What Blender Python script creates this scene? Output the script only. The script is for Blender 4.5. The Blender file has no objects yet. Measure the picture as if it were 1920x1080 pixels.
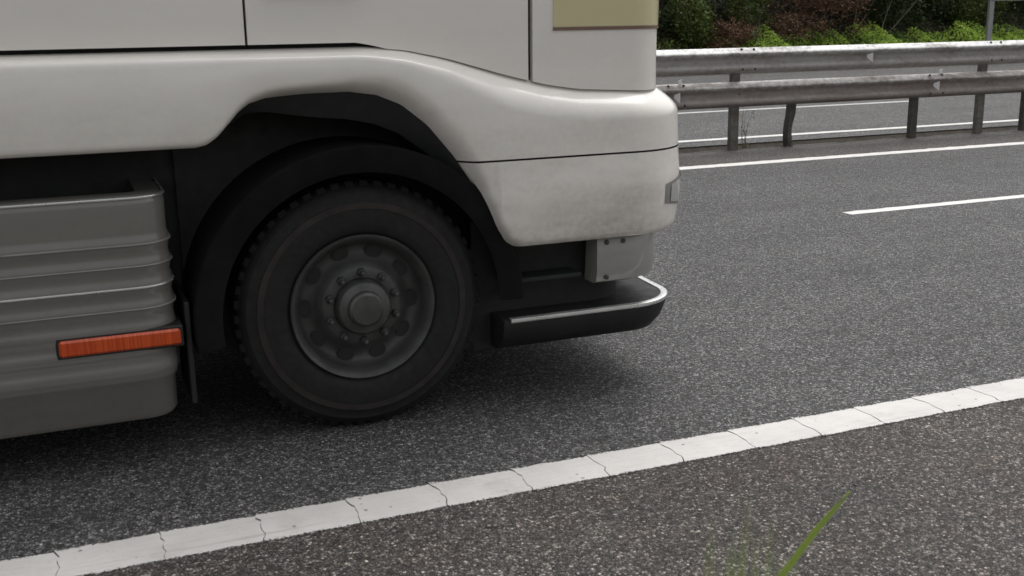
import bpy, math, random
import numpy as np
from mathutils import Vector, Matrix
random.seed(7)
rng = np.random.default_rng(11)
S = bpy.context.scene
C = S.collection
R = math.radians

# ------------------------------------------------------------------ camera
CAM_H, F_PX = 1.6307, 2040.9
yaw, pitch, roll = 0.38805, 0.24155, -0.01549
fw = Vector((math.sin(yaw)*math.cos(pitch), math.cos(yaw)*math.cos(pitch), -math.sin(pitch)))
rt = Vector((math.cos(yaw), -math.sin(yaw), 0)); up = rt.cross(fw)
r2 = rt*math.cos(roll) + up*math.sin(roll); u2 = -rt*math.sin(roll) + up*math.cos(roll)
cd = bpy.data.cameras.new('camera'); cam = bpy.data.objects.new('camera', cd); C.objects.link(cam)
cam.matrix_world = Matrix(((r2.x, u2.x, -fw.x, 0), (r2.y, u2.y, -fw.y, 0), (r2.z, u2.z, -fw.z, CAM_H), (0, 0, 0, 1)))
cd.sensor_width = 36; cd.lens = 36*F_PX/1920; cd.clip_start = 0.05; cd.clip_end = 3000
cd.dof.use_dof = True; cd.dof.focus_distance = 7.0; cd.dof.aperture_fstop = 5.6
S.camera = cam

# ------------------------------------------------------------------ light
SUN_EL, SUN_AZ = 65, 60        # azimuth clockwise from +Y: high, from beyond the road
w = bpy.data.worlds.new('World'); S.world = w; w.use_nodes = True
nt = w.node_tree; nt.nodes.clear()
sky = nt.nodes.new('ShaderNodeTexSky'); sky.sky_type = 'NISHITA'; sky.sun_disc = False
sky.sun_elevation = R(SUN_EL); sky.sun_rotation = R(SUN_AZ); sky.dust_density = 4; sky.air_density = 1.0; sky.ozone_density = 0.6
hs = nt.nodes.new('ShaderNodeHueSaturation'); hs.inputs['Saturation'].default_value = 0.12
bg = nt.nodes.new('ShaderNodeBackground'); bg.inputs['Strength'].default_value = 0.15
wo = nt.nodes.new('ShaderNodeOutputWorld')
nt.links.new(sky.outputs[0], hs.inputs['Color']); nt.links.new(hs.outputs[0], bg.inputs['Color']); nt.links.new(bg.outputs[0], wo.inputs[0])
sd = bpy.data.lights.new('sun', 'SUN'); sun = bpy.data.objects.new('sun', sd); C.objects.link(sun)
sd.energy = 1.1; sd.angle = R(40); sd.color = (1, .97, .93)
sdir = Vector((math.sin(R(SUN_AZ))*math.cos(R(SUN_EL)), math.cos(R(SUN_AZ))*math.cos(R(SUN_EL)), math.sin(R(SUN_EL))))
sun.rotation_euler = sdir.to_track_quat('Z', 'Y').to_euler()
sun.location = (0, -5, 20)
S.view_settings.view_transform = 'Standard'; S.view_settings.look = 'None'
S.view_settings.gamma = 1; S.view_settings.use_curve_mapping = False
S.view_settings.exposure = 0.30
S.cycles.use_denoising = True
S.cycles.max_bounces = 6; S.cycles.diffuse_bounces = 3; S.cycles.transparent_max_bounces = 6

# ------------------------------------------------------------------ helpers
def mk(name, V, F, m=None, parent=None, smooth=False, off=None, sharp=35):
    """V in world coordinates; off = origin of the thing the part belongs to"""
    if off is None:
        p = parent; off = Vector((0, 0, 0))
        while p is not None:
            off = off + p.location; p = p.parent
    me = bpy.data.meshes.new(name)
    me.from_pydata([(v[0]-off[0], v[1]-off[1], v[2]-off[2]) for v in V], [], F)
    if smooth:
        me.shade_smooth()
        try: me.set_sharp_from_angle(angle=R(sharp))
        except Exception: pass
    me.update()
    o = bpy.data.objects.new(name, me); C.objects.link(o)
    if m: me.materials.append(m)
    if parent is not None: o.parent = parent
    return o

def mkmesh_np(name, V, F, m, parent=None):
    """numpy verts (n,3), faces (k,4) or (k,3)"""
    me = bpy.data.meshes.new(name)
    n, k, s = len(V), len(F), F.shape[1]
    me.vertices.add(n); me.vertices.foreach_set('co', V.astype(np.float32).ravel())
    me.loops.add(k*s); me.loops.foreach_set('vertex_index', F.astype(np.int32).ravel())
    me.polygons.add(k); me.polygons.foreach_set('loop_start', (np.arange(k)*s).astype(np.int32))
    me.update(calc_edges=True); me.validate()
    me.materials.append(m)
    o = bpy.data.objects.new(name, me); C.objects.link(o)
    if parent is not None: o.parent = parent
    return o

def thing(name, label, cat, loc=(0, 0, 0), group=None):
    o = bpy.data.objects.new(name, None); C.objects.link(o); o.location = loc; o.empty_display_size = .2
    o['label'] = label; o['category'] = cat
    if group: o['group'] = group
    return o

def tag(o, label, cat, group=None):
    o['label'] = label; o['category'] = cat
    if group: o['group'] = group
    return o

def struct(o, kind='structure'):
    o['kind'] = kind; return o

class MB:
    def __init__(s): s.V = []; s.F = []
    def add(s, V, F):
        b = len(s.V); s.V += [tuple(v) for v in V]; s.F += [tuple(i+b for i in f) for f in F]; return s
    def box(s, x0, x1, y0, y1, z0, z1):
        V = [(x, y, z) for z in (z0, z1) for y in (y0, y1) for x in (x0, x1)]
        return s.add(V, [(0, 2, 3, 1), (4, 5, 7, 6), (0, 1, 5, 4), (2, 6, 7, 3), (0, 4, 6, 2), (1, 3, 7, 5)])
    def rbox(s, x0, x1, y0, y1, z0, z1, b=.01):
        """box with chamfered edges"""
        V = []; idx = {}
        xs, ys, zs = (x0, x1), (y0, y1), (z0, z1)
        sg = (1, -1)
        for i in (0, 1):
            for j in (0, 1):
                for k in (0, 1):
                    c = (xs[i], ys[j], zs[k]); d = (b*sg[i], b*sg[j], b*sg[k])
                    idx[i, j, k, 0] = len(V); V.append((c[0], c[1]+d[1], c[2]+d[2]))
                    idx[i, j, k, 1] = len(V); V.append((c[0]+d[0], c[1], c[2]+d[2]))
                    idx[i, j, k, 2] = len(V); V.append((c[0]+d[0], c[1]+d[1], c[2]))
        F = []
        for i in (0, 1): F.append([idx[i, j, k, 0] for j, k in ((0, 0), (1, 0), (1, 1), (0, 1))])
        for j in (0, 1): F.append([idx[i, j, k, 1] for i, k in ((0, 0), (1, 0), (1, 1), (0, 1))])
        for k in (0, 1): F.append([idx[i, j, k, 2] for i, j in ((0, 0), (1, 0), (1, 1), (0, 1))])
        for i in (0, 1):
            for j in (0, 1): F.append([idx[i, j, 0, 0], idx[i, j, 0, 1], idx[i, j, 1, 1], idx[i, j, 1, 0]])
        for i in (0, 1):
            for k in (0, 1): F.append([idx[i, 0, k, 0], idx[i, 0, k, 2], idx[i, 1, k, 2], idx[i, 1, k, 0]])
        for j in (0, 1):
            for k in (0, 1): F.append([idx[0, j, k, 1], idx[0, j, k, 2], idx[1, j, k, 2], idx[1, j, k, 1]])
        for i in (0, 1):
            for j in (0, 1):
                for k in (0, 1): F.append([idx[i, j, k, 0], idx[i, j, k, 1], idx[i, j, k, 2]])
        return s.add(V, F)
    def grid(s, rows, closed=False):
        """rows: list of equally long point lists"""
        n = len(rows[0]); V = [p for r in rows for p in r]; F = []
        for a in range(len(rows)-1):
            for b in range(n-1 if not closed else n):
                c = (b+1) % n
                F.append((a*n+b, a*n+c, (a+1)*n+c, (a+1)*n+b))
        return s.add(V, F)
    def tube(s, pts, rad, n=6, cap=True):
        pts = [Vector(p) for p in pts]; rows = []
        if not hasattr(rad, '__len__'): rad = [rad]*len(pts)
        for i, p in enumerate(pts):
            d = (pts[min(i+1, len(pts)-1)]-pts[max(i-1, 0)]).normalized()
            a = d.cross(Vector((0, 0, 1)) if abs(d.z) < .9 else Vector((1, 0, 0))).normalized(); b = d.cross(a)
            rows.append([tuple(p+(a*math.cos(t)+b*math.sin(t))*rad[i]) for t in [2*math.pi*k/n for k in range(n)]])
        b0 = len(s.V); s.grid(rows, True)
        if cap:
            s.F.append(tuple(range(b0, b0+n))[::-1]); s.F.append(tuple(range(b0+(len(pts)-1)*n, b0+len(pts)*n)))
        return s
    def lathe_y(s, cx, cz, prof, n=48):
        """prof: (radius, y) about the axis through (cx, cz) along Y"""
        rows = [[(cx+r*math.cos(t), y, cz+r*math.sin(t)) for t in [2*math.pi*k/n for k in range(n)]] for r, y in prof]
        return s.grid(rows, True)
    def build(s, name, m, parent=None, smooth=False, sharp=35):
        return mk(name, s.V, s.F, m, parent, smooth, sharp=sharp)

# ------------------------------------------------------------------ materials
def newmat(name):
    m = bpy.data.materials.new(name); m.use_nodes = True
    return m, m.node_tree, m.node_tree.nodes['Principled BSDF']
def nd(t, typ, **kw):
    n = t.nodes.new(typ)
    for k, v in kw.items():
        if k in n.inputs: n.inputs[k].default_value = v
        else: setattr(n, k, v)
    return n
def ramp(t, src, stops, interp='LINEAR'):
    r = t.nodes.new('ShaderNodeValToRGB'); r.color_ramp.interpolation = interp
    e = r.color_ramp.elements
    while len(e) < len(stops): e.new(.5)
    for i, (p, c) in enumerate(stops):
        e[i].position = p; e[i].color = (c, c, c, 1) if not hasattr(c, '__len__') else (*c, 1)
    t.links.new(src, r.inputs[0]); return r.outputs[0]
def mixc(t, a, b, f, typ='MIX'):
    n = t.nodes.new('ShaderNodeMix'); n.data_type = 'RGBA'; n.blend_type = typ
    for s_, v in ((n.inputs[6], a), (n.inputs[7], b), (n.inputs[0], f)):
        if isinstance(v, bpy.types.NodeSocket): t.links.new(v, s_)
        elif hasattr(v, '__len__'): s_.default_value = (*v, 1)
        else: s_.default_value = v
    return n.outputs[2]
def mth(t, op, a, b=0, clamp=False):
    n = t.nodes.new('ShaderNodeMath'); n.operation = op; n.use_clamp = clamp
    for s_, v in ((n.inputs[0], a), (n.inputs[1], b)):
        if isinstance(v, bpy.types.NodeSocket): t.links.new(v, s_)
        else: s_.default_value = v
    return n.outputs[0]
def coords(t, kind='Object', scale=None):
    c = t.nodes.new('ShaderNodeTexCoord').outputs[kind]
    if scale:
        m = nd(t, 'ShaderNodeMapping'); m.inputs['Scale'].default_value = scale
        t.links.new(c, m.inputs[0]); c = m.outputs[0]
    return c
def noise(t, co, scale, detail=4, rough=.6):
    n = nd(t, 'ShaderNodeTexNoise', Scale=scale, Detail=detail, Roughness=rough)
    t.links.new(co, n.inputs['Vector']); return n.outputs[0]
def bump(t, b, h, strength, dist):
    n = nd(t, 'ShaderNodeBump', Strength=strength, Distance=dist); t.links.new(h, n.inputs['Height'])
    t.links.new(n.outputs[0], b.inputs['Normal']); return n
def simple(name, col, rough=.5, metal=0, spec=.5, var=.15, vs=6, bs=0, coat=0):
    m, t, b = newmat(name); co = coords(t)
    n = noise(t, co, vs, 5)
    f = ramp(t, n, [(.3, 1-var), (.7, 1+var*.6)])
    t.links.new(mixc(t, col, f, 1, 'MULTIPLY'), b.inputs['Base Color'])
    t.links.new(ramp(t, noise(t, co, vs*2.3, 4), [(.3, max(rough-.08, .02)), (.7, min(rough+.1, 1))]), b.inputs['Roughness'])
    b.inputs['Metallic'].default_value = metal; b.inputs['Specular IOR Level'].default_value = spec
    b.inputs['Coat Weight'].default_value = coat; b.inputs['Coat Roughness'].default_value = .08
    if bs: bump(t, b, noise(t, co, vs*12, 3), bs, .002)
    return m

def asphalt(name, base, tint, light=.42, speck=1.0, dens=.80, patch=.25, stone=92, streak=0):
    """rolled asphalt: stones of two sizes in a dark binder"""
    m, t, b = newmat(name); co = coords(t)
    wob = nd(t, 'ShaderNodeTexNoise', Scale=60, Detail=2); t.links.new(co, wob.inputs['Vector'])
    add = nd(t, 'ShaderNodeVectorMath', operation='MULTIPLY_ADD'); t.links.new(wob.outputs['Color'], add.inputs[0])
    add.inputs[1].default_value = (.006, .006, .006); t.links.new(co, add.inputs[2]); cw = add.outputs[0]
    flat = nd(t, 'ShaderNodeVectorMath', operation='MULTIPLY'); t.links.new(cw, flat.inputs[0]); flat.inputs[1].default_value = (1, 1, 0)
    cw = flat.outputs[0]
    v1 = nd(t, 'ShaderNodeTexVoronoi', Scale=stone, Randomness=1.0); t.links.new(cw, v1.inputs['Vector'])
    v2 = nd(t, 'ShaderNodeTexVoronoi', Scale=stone*2.1, Randomness=1.0); t.links.new(cw, v2.inputs['Vector'])
    e1 = nd(t, 'ShaderNodeTexVoronoi', Scale=stone, Randomness=1.0, feature='DISTANCE_TO_EDGE'); t.links.new(cw, e1.inputs['Vector'])
    sep = nd(t, 'ShaderNodeSeparateColor'); t.links.new(v1.outputs['Color'], sep.inputs[0])
    sep2 = nd(t, 'ShaderNodeSeparateColor'); t.links.new(v2.outputs['Color'], sep2.inputs[0])
    # brightness of each stone: most are dark and film-coated, a few are worn pale
    s1 = ramp(t, sep.outputs[0], [(0, .35), (.45, .75), (dens, 1.25), (min(dens+.10, .97), 1.25+1.7*speck), (1, 1.25+3.2*speck)])
    s2 = ramp(t, sep2.outputs[1], [(0, .5), (.7, 1.1), (.93, 1.5), (1, 1.5+1.6*speck)])
    gap = ramp(t, e1.outputs['Distance'], [(0, .22), (.10, .6), (.28, 1.0)])
    val = mth(t, 'MULTIPLY', mth(t, 'MULTIPLY', s1, gap), s2)
    val = mth(t, 'MULTIPLY', val, light)
    big = ramp(t, noise(t, co, 1.1, 6, .6), [(.3, 1-patch), (.7, 1+patch)])
    mid = ramp(t, noise(t, co, 17, 5, .7), [(.3, 1-patch*1.1), (.72, 1+patch*1.3)])
    val = mth(t, 'MULTIPLY', mth(t, 'MULTIPLY', val, big), mid)
    blot = noise(t, coords(t, 'Object', (.35, .9, 1)), 1.0, 6, .62)
    val = mth(t, 'MULTIPLY', val, ramp(t, blot, [(.28, .84), (.5, 1.0), (.72, 1.12)]))
    spot = noise(t, co, 3.4, 2, .5)
    val = mth(t, 'MULTIPLY', val, ramp(t, spot, [(.16, .55), (.27, 1.0)]))
    if streak:
        val = mth(t, 'MULTIPLY', val, ramp(t, noise(t, coords(t, 'Object', (.15, 2.2, 1)), 2.0, 5), [(.3, 1-streak), (.7, 1+streak)]))
    hue = mixc(t, base, tint, ramp(t, noise(t, co, 3.1, 5), [(.35, 0), (.68, 1)]))
    hue = mixc(t, hue, mixc(t, (1, 1, 1), (.95, .88, .78), sep.outputs[2]), .6, 'MULTIPLY')
    t.links.new(mixc(t, hue, val, 1, 'MULTIPLY'), b.inputs['Base Color'])
    b.inputs['Roughness'].default_value = .78; b.inputs['Specular IOR Level'].default_value = .35
    hgt = mth(t, 'MULTIPLY', ramp(t, e1.outputs['Distance'], [(0, 0), (.3, 1)]), mth(t, 'ADD', mth(t, 'MULTIPLY', sep.outputs[1], .8), .3))
    bump(t, b, hgt, .8, .006)
    return m

def paint_marking(name, col=(.60, .585, .565), edge=False):
    m, t, b = newmat(name); co = coords(t)
    n1 = noise(t, co, 2.5, 6, .65); n2 = noise(t, co, 60, 4, .6)
    st = noise(t, coords(t, 'Object', (3, 26, 1)), 3, 5, .7)
    c = mixc(t, col, tuple(x*.86 for x in col), ramp(t, n1, [(.35, 0), (.65, 1)]))
    c = mixc(t, c, tuple(x*.80 for x in col), ramp(t, st, [(.50, 0), (.70, .8)]))
    v = nd(t, 'ShaderNodeTexVoronoi', Scale=24); t.links.new(co, v.inputs['Vector'])
    sep = nd(t, 'ShaderNodeSeparateColor'); t.links.new(v.outputs['Color'], sep.inputs[0])
    pit = mth(t, 'MULTIPLY', ramp(t, v.outputs['Distance'], [(.10, 1), (.20, 0)]), mth(t, 'GREATER_THAN', sep.outputs[0], .80))
    c = mixc(t, c, (.10, .09, .085), mth(t, 'MULTIPLY', pit, .8))
    c = mixc(t, c, (.30, .28, .26), mth(t, 'MULTIPLY', ramp(t, n2, [(.63, 0), (.72, 1)]), .5))
    # long faint rubber scuffs running with the traffic
    sc = noise(t, coords(t, 'Object', (1.1, 30, 1)), 1.3, 6, .6)
    c = mixc(t, c, (.20, .19, .18), ramp(t, sc, [(.58, 0), (.78, .45)]))
    c = mixc(t, c, (.33, .31, .28), ramp(t, noise(t, co, 4.2, 6, .7), [(.54, 0), (.74, .42)]))
    if edge:    # stones showing through where the paint thins out at its two edges
        sy = nd(t, 'ShaderNodeSeparateXYZ'); t.links.new(co, sy.inputs[0])
        d = mth(t, 'ABSOLUTE', mth(t, 'SUBTRACT', sy.outputs[1], 3.40))
        e = ramp(t, mth(t, 'MULTIPLY', d, 8), [(.66, 0), (.84, .42)])
        wear = mth(t, 'GREATER_THAN', mth(t, 'ADD', e, noise(t, co, 120, 3, .6)), .86)
        c = mixc(t, c, (.085, .08, .075), wear)
    t.links.new(c, b.inputs['Base Color']); b.inputs['Roughness'].default_value = .62
    h = mth(t, 'SUBTRACT', mth(t, 'MULTIPLY', n2, .6), pit)
    bump(t, b, h, .5, .002)
    return m

def truck_paint(name, col, dirt=(.27, .245, .20), amount=.75, rough=.30):
    m, t, b = newmat(name); co = coords(t)
    n = noise(t, coords(t, 'Object', (1.2, 1.2, 3.5)), 1.6, 7, .62)
    fine = noise(t, co, 38, 4, .7)
    sx = nd(t, 'ShaderNodeSeparateXYZ'); t.links.new(co, sx.inputs[0])
    low = ramp(t, mth(t, 'MULTIPLY', sx.outputs[2], .5), [(.30, 1), (.62, .35), (.8, .12)])   # road film is thicker low down
    d = mth(t, 'MULTIPLY', mth(t, 'MULTIPLY', ramp(t, n, [(.33, .10), (.70, 1)]), low), ramp(t, fine, [(.35, .75), (.65, 1.15)]), True)
    d = mth(t, 'MULTIPLY', d, amount, True)
    t.links.new(mixc(t, col, dirt, d), b.inputs['Base Color'])
    t.links.new(ramp(t, d, [(0, rough), (.6, .65)]), b.inputs['Roughness'])
    b.inputs['Coat Weight'].default_value = .8; b.inputs['Coat Roughness'].default_value = .10
    b.inputs['Specular IOR Level'].default_value = .45
    return m

def metal_dirty(name, col, dirt, metal=.55, rough=.45, scale=(1, 1, 1), thr=(.42, .66), lowdirt=0):
    m, t, b = newmat(name)
    co = coords(t, 'Object', (.8, 4, 4)); g = coords(t, 'Object')
    n = noise(t, co, 1.9, 7, .65); n2 = noise(t, g, 14, 5, .65); sp = noise(t, g, 70, 3)
    f = ramp(t, mth(t, 'ADD', mth(t, 'MULTIPLY', n, .7), mth(t, 'MULTIPLY', n2, .3)), [(thr[0], 0), (thr[1], 1)])
    c = mixc(t, col, tuple(x*.72 for x in col), ramp(t, n2, [(.35, 0), (.7, 1)]))
    c = mixc(t, c, dirt, f)
    if lowdirt:
        sx = nd(t, 'ShaderNodeSeparateXYZ'); t.links.new(g, sx.inputs[0])
        c = mixc(t, c, tuple(x*.8 for x in dirt), mth(t, 'MULTIPLY', ramp(t, mth(t, 'ADD', mth(t, 'SUBTRACT', lowdirt+.09, sx.outputs[2]), mth(t, 'MULTIPLY', n2, .06)), [(.02, 0), (.08, 1)]), .75))
    c = mixc(t, c, (.09, .05, .035), mth(t, 'MULTIPLY', ramp(t, sp, [(.66, 0), (.74, 1)]), .5))
    t.links.new(c, b.inputs['Base Color'])
    b.inputs['Metallic'].default_value = metal
    t.links.new(ramp(t, f, [(0, rough), (1, .8)]), b.inputs['Roughness'])
    bump(t, b, n2, .2, .003)
    return m

def leafmat(name, a, bcol, c3=None, scale=1.3, trans=.25):
    m, t, b = newmat(name); co = coords(t)
    g = nd(t, 'ShaderNodeNewGeometry')
    rnd = g.outputs['Random Per Island']
    c = mixc(t, a, bcol, rnd)
    if c3: c = mixc(t, c, c3, ramp(t, noise(t, co, scale, 3), [(.48, 0), (.64, 1)]))
    t.links.new(c, b.inputs['Base Color']); b.inputs['Roughness'].default_value = .6
    b.inputs['Specular IOR Level'].default_value = .3
    tr = nd(t, 'ShaderNodeBsdfTranslucent'); t.links.new(c, tr.inputs[0])
    mx = nd(t, 'ShaderNodeMixShader'); mx.inputs[0].default_value = trans
    out = t.nodes['Material Output']; t.links.new(b.outputs[0], mx.inputs[1]); t.links.new(tr.outputs[0], mx.inputs[2]); t.links.new(mx.outputs[0], out.inputs[0])
    return m

M = {}
M['lane'] = asphalt('lane_asphalt', (1.0, 1.0, 1.04), (.97, .97, 1.0), light=.150, speck=.34, dens=.74, patch=.11, stone=100, streak=.08)
M['shoulder'] = asphalt('shoulder_asphalt', (1.0, .96, .915), (1.08, .92, .85), light=.132, speck=.50, dens=.80, patch=.16, stone=100)
M['farroad'] = asphalt('far_asphalt', (1.0, 1.0, 1.03), (.98, .99, 1.0), light=.165, speck=.3, dens=.8, patch=.06, stone=60, streak=.10)
M['median'] = asphalt('median_asphalt', (1.0, .96, .93), (1.0, .93, .88), light=.165, speck=.5, dens=.85, patch=.12, stone=130)
M['paint'] = paint_marking('marking_paint', edge=True)
M['paint_far'] = paint_marking('bright_marking_paint', (.72, .705, .68))
M['soil'] = simple('soil', (.035, .028, .02), .95, var=.5, vs=9, bs=.6)
M['white'] = truck_paint('white_cab_paint', (.86, .828, .775))
M['panel'] = truck_paint('grey_skirt_paint', (.17, .163, .15), (.12, .11, .095), .7, .42)
M['panel2'] = truck_paint('grey_bumper_corner', (.30, .295, .28), (.2, .19, .17), .5, .5)
M['black'] = simple('black_plastic', (.012, .012, .012), .6, var=.4, vs=9)
M['liner'] = simple('arch_liner_plastic', (.012, .014, .0135), .65, var=.3)
M['mudguard'] = simple('mudguard_plastic', (.0065, .0065, .0065), .85, var=.4, spec=.2)
M['rubber'] = simple('tyre_rubber', (.0065, .0064, .0062), .75, var=.5, vs=14, bs=.3)
M['rubber_dust'] = simple('tyre_dust', (.026, .021, .019), .85, var=.4, vs=10)
M['rim'] = simple('wheel_steel', (.062, .062, .060), .5, metal=.2, var=.35, vs=9)
M['hub'] = simple('hub_steel', (.095, .095, .092), .45, metal=.5, var=.35, vs=12)
M['alu'] = simple('aluminium_trim', (.80, .80, .79), .3, metal=.8, var=.1)
M['dulltrim'] = simple('dull_trim', (.30, .29, .275), .4, metal=.4, var=.15)
M['yellow'] = truck_paint('muted_yellow_panel', (.64, .58, .34), (.5, .45, .32), .5)
M['brown'] = simple('brown_edge', (.20, .12, .09), .5)
M['glass'] = simple('dark_glass', (.02, .022, .022), .08, spec=.8, var=.05)
M['trailer'] = truck_paint('trailer_white', (.60, .60, .59))
m, t, b = newmat('amber_lens'); b.inputs['Base Color'].default_value = (.62, .09, .015, 1); b.inputs['Roughness'].default_value = .25; b.inputs['Coat Weight'].default_value = .3
t.links.new(mixc(t, (.60, .085, .018), (.46, .058, .012), ramp(t, noise(t, coords(t, 'Object', (60, 1, 1)), 3, 2), [(.45, 0), (.55, 1)])), b.inputs['Base Color'])
M['amber'] = m
m, t, b = newmat('lamp_lens'); b.inputs['Base Color'].default_value = (.55, .56, .56, 1); b.inputs['Roughness'].default_value = .12; b.inputs['Metallic'].default_value = .3
t.links.new(mixc(t, (.5, .5, .49), (.6, .6, .59), ramp(t, noise(t, coords(t), 3, 2), [(.4, 0), (.6, 1)])), b.inputs['Base Color'])
M['lens'] = m
M['lampbezel'] = simple('lamp_bezel', (.26, .255, .245), .5)
M['galv'] = metal_dirty('galvanised_steel_upper', (.80, .80, .79), (.20, .175, .15), metal=.12, rough=.6, thr=(.48, .70), lowdirt=1.10)
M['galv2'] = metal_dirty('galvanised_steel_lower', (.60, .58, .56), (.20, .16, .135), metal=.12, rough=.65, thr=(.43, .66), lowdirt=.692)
M['post'] = metal_dirty('post_steel', (.17, .16, .145), (.09, .075, .06), metal=.3, rough=.6)
M['postdark'] = metal_dirty('post_steel_dark', (.085, .08, .07), (.05, .045, .038), metal=.3, rough=.6)
M['refl_w'] = simple('reflector_white', (.80, .80, .80), .3, var=.06)
M['rust'] = simple('rusty_bolt', (.035, .025, .02), .8, var=.4, vs=60)
M['sign_back'] = simple('sign_back_metal', (.30, .31, .31), .5, metal=.4, var=.1)
M['leaf_dark'] = leafmat('dark_leaves', (.022, .036, .010), (.055, .080, .022), (.028, .045, .014))
M['leaf_mid'] = leafmat('mid_leaves', (.05, .085, .018), (.15, .20, .05), (.10, .09, .03))
M['leaf_bright'] = leafmat('bright_leaves', (.30, .46, .06), (.52, .66, .15), (.17, .28, .05), 1.1, .35)
M['bracken'] = leafmat('dead_bracken', (.12, .058, .034), (.24, .135, .085), (.045, .028, .018), 1.6, .15)
M['dry'] = leafmat('dry_stalks', (.13, .11, .06), (.20, .17, .10), None)
M['bark'] = simple('pale_bark', (.16, .15, .115), .85, var=.35, vs=12)
M['barkdark'] = simple('dark_bark', (.05, .042, .033), .9, var=.35, vs=12)
M['grass'] = leafmat('grass_green', (.26, .36, .07), (.34, .44, .10), None, trans=.35)
M['weed'] = leafmat('weed_leaves', (.10, .11, .035), (.15, .14, .05), None)

# ------------------------------------------------------------------ ground
def sheet(name, x0, x1, y0, y1, z, m, nx=1, ny=1):
    rows = [[(x0+(x1-x0)*i/nx, y0+(y1-y0)*j/ny, z) for i in range(nx+1)] for j in range(ny+1)]
    g = MB().grid(rows); return struct(g.build(name, m))
X0, X1 = -260, 600
def ground_prof(y):     # one terrain sheet from behind the camera to the horizon
    pass
prof = [(-700, 3.0), (-60, 1.6), (-8, .75), (-2, .42), (.4, .22), (1.3, .05), (1.75, -.012), (11.60, -.012), (11.72, -.14), (12.05, -.14), (12.16, -.012), (27.2, -.012), (27.5, .03),
        (28.6, .30), (30, 1.0), (32, 2.1), (36, 4.2), (45, 8), (70, 17), (140, 34), (300, 48), (900, 60)]
xs = [X0, -120, -60] + list(np.arange(-30, 70, 1.0)) + [90, 130, 200, 300, X1]
rows = []
for y, z in prof:
    rows.append([(x, y, z + (0 if -1.9 < y < 28 else .10*math.sin(x*.7+y)+.07*math.sin(x*1.9))*(1 if y > 0 else .4)) for x in xs])
g = MB().grid(rows)
terrain = struct(g.build('ground', M['soil'], smooth=True, sharp=60))
sheet('road_shoulder', X0, X1, 1.70, 3.30, 0, M['shoulder'])
sheet('road', X0, X1, 3.30, 10.50, 0, M['lane'])
sheet('median_strip', X0, X1, 10.50, 11.62, 0, M['median'])
sheet('far_road', X0, X1, 12.16, 27.2, 0, M['farroad'])
# edge of the asphalt towards the trench: a ragged lip
rows = []
xx = np.arange(-10, 45, .06)
for dy, z in ((0, .004), (.05, .006), (.07, -.02), (.08, -.12)):
    rows.append([(x, 11.575+dy+(.018*math.sin(x*5.1)+.014*math.sin(x*13.7+1)+rng.normal(0, .006))*(dy > 0), z) for x in xx])
struct(MB().grid(rows).build('median_edge', M['median']))

# ------------------------------------------------------------------ markings
def slab(name, x0, x1, y0, y1, m, parent, off, bulge=1.0, crack=.008, z=.002, seed=0, th=.0022):
    """one length of extruded thermoplastic: the start is proud and wider, the end thins off"""
    r = random.Random(seed); n = 56; nc = 8
    cr = lambda sd: [(random.Random(sd*31+k).uniform(-1, 1)) for k in range(nc+1)]
    cL, cR = cr(seed), cr(seed+1)
    rows = []
    for i in range(n+1):
        u = i/n; row = []
        yt = y1 + bulge*(.009*math.exp(-u*7) - .004*u) + .003*math.sin(u*9+seed*2.3) + r.gauss(0, .0019)*bulge
        yb = y0 - bulge*(.003*math.exp(-u*5) - .004*u*u) + .0025*math.sin(u*8+seed*1.7) + r.gauss(0, .0019)*bulge
        for k in range(nc+1):
            v = k/nc
            xl = x0+crack*.5 + cL[k]*.007*bulge + (.010*math.sin(v*3.0))*bulge
            xr = x1-crack*.5 + cR[k]*.007*bulge + (.010*math.sin(v*3.0))*bulge
            x = xl+(xr-xl)*u
            pass
            y = yb+(yt-yb)*v
            h = z+th + .0014*math.exp(-u*10)*bulge + .0006*math.sin(u*14+v*5+seed)
            row.append((x, y, h))
        rows.append(row)
    g = MB().grid(rows)
    # skirt
    nn = nc+1
    per = [(i, 0) for i in range(n+1)] + [(n, k) for k in range(1, nc+1)] + [(i, nc) for i in range(n-1, -1, -1)] + [(0, k) for k in range(nc-1, 0, -1)]
    top = [i*nn+k for i, k in per]; b0 = len(g.V)
    g.V += [(g.V[j][0], g.V[j][1], .0005) for j in top]
    L = len(top)
    for a in range(L):
        c = (a+1) % L; g.F.append((top[a], b0+a, b0+c, top[c]))
    return mk(name, g.V, g.F, m, parent, True, off, 40)

near = struct(bpy.data.objects.new('near_edge_line', None)); C.objects.link(near)
PER = .3148
for i in range(-22, 46):
    xa = -.160+PER*i
    slab('paint_slab', xa, xa+PER, 3.297, 3.503, M['paint'], near, (0, 0, 0), 1.0, .0022, seed=i+300)
def long_line(name, x0, x1, yc, wd, m, amp=.006, step=.08, z=.004, per=.31):
    rows = [[], [], [], []]
    n = int((x1-x0)/step)
    for i in range(n+1):
        x = x0+(x1-x0)*i/n; ph = (x/per) % 1
        a = amp*(1.2*math.exp(-ph*6)-.4*ph) + random.gauss(0, amp*.25); b_ = amp*(.6*math.exp(-ph*6)) + random.gauss(0, amp*.25)
        yb, yt = yc-wd/2-b_, yc+wd/2+a
        rows[0].append((x, yb, .001)); rows[1].append((x, yb, z+.002*math.exp(-ph*5))); rows[2].append((x, yt, z+.002*math.exp(-ph*5))); rows[3].append((x, yt, .001))
    return struct(MB().grid(rows).build(name, m))
long_line('far_edge_line', -6, 60, 10.416, .20, M['paint_far'], .012)
for k in range(-1, 3):
    xa = 6.045+17.0*k
    o = long_line('lane_dash', xa, xa+6.5, 7.305, .125, M['paint_far'], .006)
long_line('opposite_edge_line', -6, 80, 12.742, .17, M['paint_far'], .004, .3)
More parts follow.
